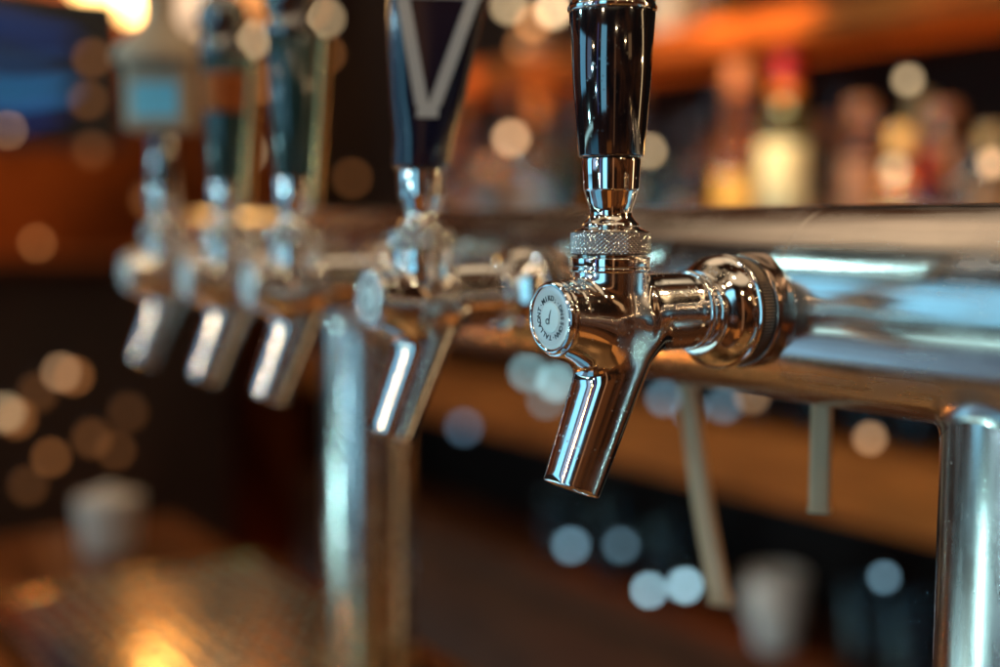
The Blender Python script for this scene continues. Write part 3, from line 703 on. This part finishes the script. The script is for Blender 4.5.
# white bowl on the counter beyond the tray
X, Y = None, None
def on_counter(x, y, z):
    c, s = math.cos(PITCH), math.sin(PITCH); xc = (x - 500) / 1250; yc = (333.5 - y) / 1250; d = Vector((xc, c + yc * s, -s + yc * c)); k = z * MM / d.z
    return Vector((k * d.x, k * d.y, EYE + z * MM))
e = tag(empty('ramekin', on_counter(110, 548, COUNTER - 11.7)), 'white ribbed ramekin on the wooden counter behind the drip tray', 'dish')
link('ramekin_wall', lathe_me('ramekin_wall', rnd_prof([(0, 0), (0, 27), (44, 31), (47, 32), (47, 29), (6, 25), (6, 0)], 1), 48), M['porcelain'], e)
link('lid', lathe_me('lid', rnd_prof([(47.2, 0), (47.2, 31), (50, 31), (54, 12), (58, 10), (60, 0)], 1), 48), M['porcelain'], e)

# ------------------------------------------------------------------ small glowing balls added in place of glints (they stay out of focus)
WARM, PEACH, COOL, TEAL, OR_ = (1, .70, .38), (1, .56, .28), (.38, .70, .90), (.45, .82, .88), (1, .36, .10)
sph = {}
def glint(x, y, L, r, c, s, label, group):
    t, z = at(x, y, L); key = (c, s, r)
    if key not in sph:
        sph[key] = (lathe_me('glint_ball', [(r - r * math.cos(math.pi * k / 12), r * math.sin(math.pi * k / 12)) for k in range(13)], 20),
                    lathe_me('glint_stub', [(r * 1.8, 0), (r * 1.8, r * .55), (r * 3.2, r * .5), (r * 3.2, 0)], 12), glow('glint_glow', c, s))
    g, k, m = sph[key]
    e = tag(empty('added_glint', rf(t, L, z - r)), label, 'light bulb', group)
    o1 = bpy.data.objects.new('glint_ball', g); COL.objects.link(o1); o1.parent = e
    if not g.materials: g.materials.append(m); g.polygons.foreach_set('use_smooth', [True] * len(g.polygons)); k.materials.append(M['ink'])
    o2 = bpy.data.objects.new('glint_stub', k); COL.objects.link(o2); o2.parent = e
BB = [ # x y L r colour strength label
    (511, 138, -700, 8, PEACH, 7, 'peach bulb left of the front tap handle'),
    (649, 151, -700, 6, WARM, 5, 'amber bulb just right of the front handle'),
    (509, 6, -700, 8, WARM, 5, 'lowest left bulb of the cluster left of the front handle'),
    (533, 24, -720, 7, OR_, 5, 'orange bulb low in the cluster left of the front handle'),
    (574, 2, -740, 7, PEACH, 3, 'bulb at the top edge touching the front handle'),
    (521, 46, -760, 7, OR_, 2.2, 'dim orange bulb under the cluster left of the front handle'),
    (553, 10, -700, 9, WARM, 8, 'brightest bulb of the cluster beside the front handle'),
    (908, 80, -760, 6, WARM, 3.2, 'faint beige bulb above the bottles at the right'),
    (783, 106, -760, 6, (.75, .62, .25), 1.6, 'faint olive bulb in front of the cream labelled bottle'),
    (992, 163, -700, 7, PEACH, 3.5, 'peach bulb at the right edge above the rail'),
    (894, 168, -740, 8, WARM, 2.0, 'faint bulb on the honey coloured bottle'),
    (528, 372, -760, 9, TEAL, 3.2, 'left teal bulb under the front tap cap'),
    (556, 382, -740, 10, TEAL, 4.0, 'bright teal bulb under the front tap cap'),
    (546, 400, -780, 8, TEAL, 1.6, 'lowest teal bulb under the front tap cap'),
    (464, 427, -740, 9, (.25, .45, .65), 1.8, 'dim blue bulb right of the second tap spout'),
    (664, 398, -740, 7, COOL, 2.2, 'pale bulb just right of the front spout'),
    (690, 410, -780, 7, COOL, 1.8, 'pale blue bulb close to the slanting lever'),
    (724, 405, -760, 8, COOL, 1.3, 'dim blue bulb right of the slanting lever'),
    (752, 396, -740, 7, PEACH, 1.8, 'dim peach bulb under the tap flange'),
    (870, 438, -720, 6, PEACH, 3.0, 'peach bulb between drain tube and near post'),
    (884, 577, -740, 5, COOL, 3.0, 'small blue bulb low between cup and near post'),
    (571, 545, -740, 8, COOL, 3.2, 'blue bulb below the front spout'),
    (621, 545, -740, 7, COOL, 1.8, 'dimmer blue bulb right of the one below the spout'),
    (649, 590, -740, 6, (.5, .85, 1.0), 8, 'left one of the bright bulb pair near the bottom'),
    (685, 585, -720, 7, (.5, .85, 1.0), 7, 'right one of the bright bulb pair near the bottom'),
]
for b in BB: glint(*b, 'small glowing balls added as glints around the back bar')
BL2 = [(8, 130, 5, PEACH, 5, 'small peach bulb at the far left edge'), (37, 243, 7, OR_, 2.6, 'orange bulb at the far left above the side counter edge'),
       (61, 372, 9, PEACH, 3, 'left bulb of the pair before the black cabinet'), (74, 376, 9, OR_, 2, 'right bulb of the pair before the black cabinet'),
       (5, 412, 11, WARM, 2.2, 'pale bulb low at the left edge'), (16, 418, 12, OR_, 1.3, 'orange bulb beside the pale one low at left'),
       (51, 457, 9, OR_, 1.5, 'orange bulb above the counter at left'), (92, 438, 12, OR_, .6, 'dim orange bulb above the ramekin'),
       (116, 450, 10, OR_, .6, 'faintest orange bulb right above the ramekin'), (88, 100, 10, OR_, .8, 'dim orange bulb beside the blue sign'),
       (92, 58, 10, OR_, 1.0, 'dim orange bulb right of the blue sign'), (250, 40, 10, WARM, 5, 'warm bulb left of the green handles tops'), (325, 18, 9, WARM, 5, 'warm bulb at top between second and third tap')]
def far(x, y, r, c, s, lab, t=2200):
    # the same glint balls set nearer the far left wall (plane t = const)
    c_, s_ = math.cos(PITCH), math.sin(PITCH); xc = (x - 500) / 1250; yc = (333.5 - y) / 1250; d = Vector((xc, c_ + yc * s_, -s_ + yc * c_))
    k = (F0[0] * UX + F0[1] * UY + t * MM) / (d.x * UX + d.y * UY)
    p = Vector((k * d.x - F0[0], k * d.y - F0[1], k * d.z)); return (p.x * VX + p.y * VY) / MM, p.z / MM
BL2 += [(247, 152, 9, WARM, 3.5, 'cream bulb between the two green handles'), (262, 84, 9, OR_, 2.2, 'orange bulb between the two green handles, above the cream one'),
        (217, 62, 7, TEAL, 5, 'pale teal bulb beside the cream dome'), (222, 78, 9, (.1, .45, .35), 1.5, 'dark green bulb beside the cream dome'), (206, 48, 9, WARM, 3, 'cream bulb touching the cream dome'),
        (289, 42, 8, TEAL, 5, 'teal bulb over the third handle'), (326, 54, 8, OR_, 2, 'orange bulb under the warm one at the top'), (313, 8, 8, OR_, 2.6, 'orange bulb at the top edge over the third handle'),
        (176, 268, 8, WARM, 2.5, 'cream bulb between the two farthest taps'), (156, 24, 7, (1, .2, .1), 2.0, 'red bulb beside the pendant lamp'), (232, 18, 8, OR_, 1.4, 'dim orange bulb over the fourth handle'),
        (38, 392, 13, OR_, .4, 'large dim orange bulb low at the left'), (128, 412, 12, OR_, .35, 'dim orange bulb before the cabinet'), (28, 485, 12, OR_, .4, 'dim orange bulb just over the counter at left'),
        (92, 150, 12, OR_, .5, 'dim reddish bulb on the brown wall'), (150, 200, 13, OR_, .7, 'dim orange bulb left of the farthest tap neck'), (352, 178, 9, OR_, 1.1, 'orange bulb left of the second handle neck')]
for x, y, r, c, s, lab in BL2:
    L, z = far(x, y, r, c, s, lab, 1900); m = glow('glint_glow', c, s)
    e = tag(empty('added_glint', rf(1900, L, z - r)), lab, 'light bulb', 'small glowing balls added as glints in front of the brown wall')
    link('glint_ball', lathe_me('glint_ball', [(r - r * math.cos(math.pi * k / 12), r * math.sin(math.pi * k / 12)) for k in range(13)], 20), m, e)
    link('glint_stub', lathe_me('glint_stub', [(r * 1.8, 0), (r * 1.8, r * .55), (r * 3.2, r * .5), (r * 3.2, 0)], 12), M['ink'], e)
# blue glowing sign at the far left
L, z = far(28, 68, 0, 0, 0, '', 2000); e = tag(empty('neon_sign', rf(2000, L, z - 140)), 'black panel sign with glowing wavy blue bars at the far left', 'sign')
link('sign_panel', box_me('sign_panel', -12, 12, -170, 150, 0, 280, 4), M['ink'], e)
for k, (w0, w1, zz, c, s) in enumerate(((-150, 80, 205, (.02, .12, .50), .32), (-160, 60, 150, (.03, .18, .50), .28), (-150, 75, 100, (.04, .34, .75), .5), (-90, 55, 55, (.02, .08, .45), .25))):
    secs = []
    for q in range(17):
        s_ = q / 16; yy = w0 + (w1 - w0) * s_; zc_ = zz + 10 * math.sin(s_ * 5 + k); rr = 13 * (.4 + .6 * math.sin(s_ * math.pi) ** .4) if 0 < q < 16 else 4
        secs.append([(-16 + 5 * math.cos(a), -yy, zc_ + rr * math.sin(a)) for a in [i * math.pi / 6 for i in range(12)]])
    link('blue_bar', loft_me('blue_bar', secs), glow('blue_glow', c, s), e)
# lit pendant lamps at the top left, two of them above the picture
for px_, py_, tt, st, q, colr, lab in ((118, 8, 2560, 15, 2.0, (1, .56, .18), 'large glowing amber pendant lamp shade cut by the top edge at left'),
                              (192, 22, 2430, 1.1, 1.5, (1, .66, .40), 'paler pendant lamp shade glowing behind the cream dome'),
                              (255, 10, 2480, 1.2, 1.2, (1, .36, .10), 'orange pendant lamp shade glowing behind the green handles')):
    L, z = far(px_, py_, 0, 0, 0, '', tt); e = tag(empty('pendant_lamp', rf(tt, L, z)), lab, 'pendant lamp', 'pendant lamps at the left')
    link('shade', lathe_me('shade', [(a * q, b * q) for a, b in [(0, 30), (-2, 44), (0, 48), (30, 46), (70, 34), (92, 16), (96, 0)]], 40), glow('amber_shade', colr, st), e)
    link('cord', lathe_me('cord', [(96 * q, 0), (96 * q, 3), (600, 3), (600, 0)], 8), M['ink'], e)
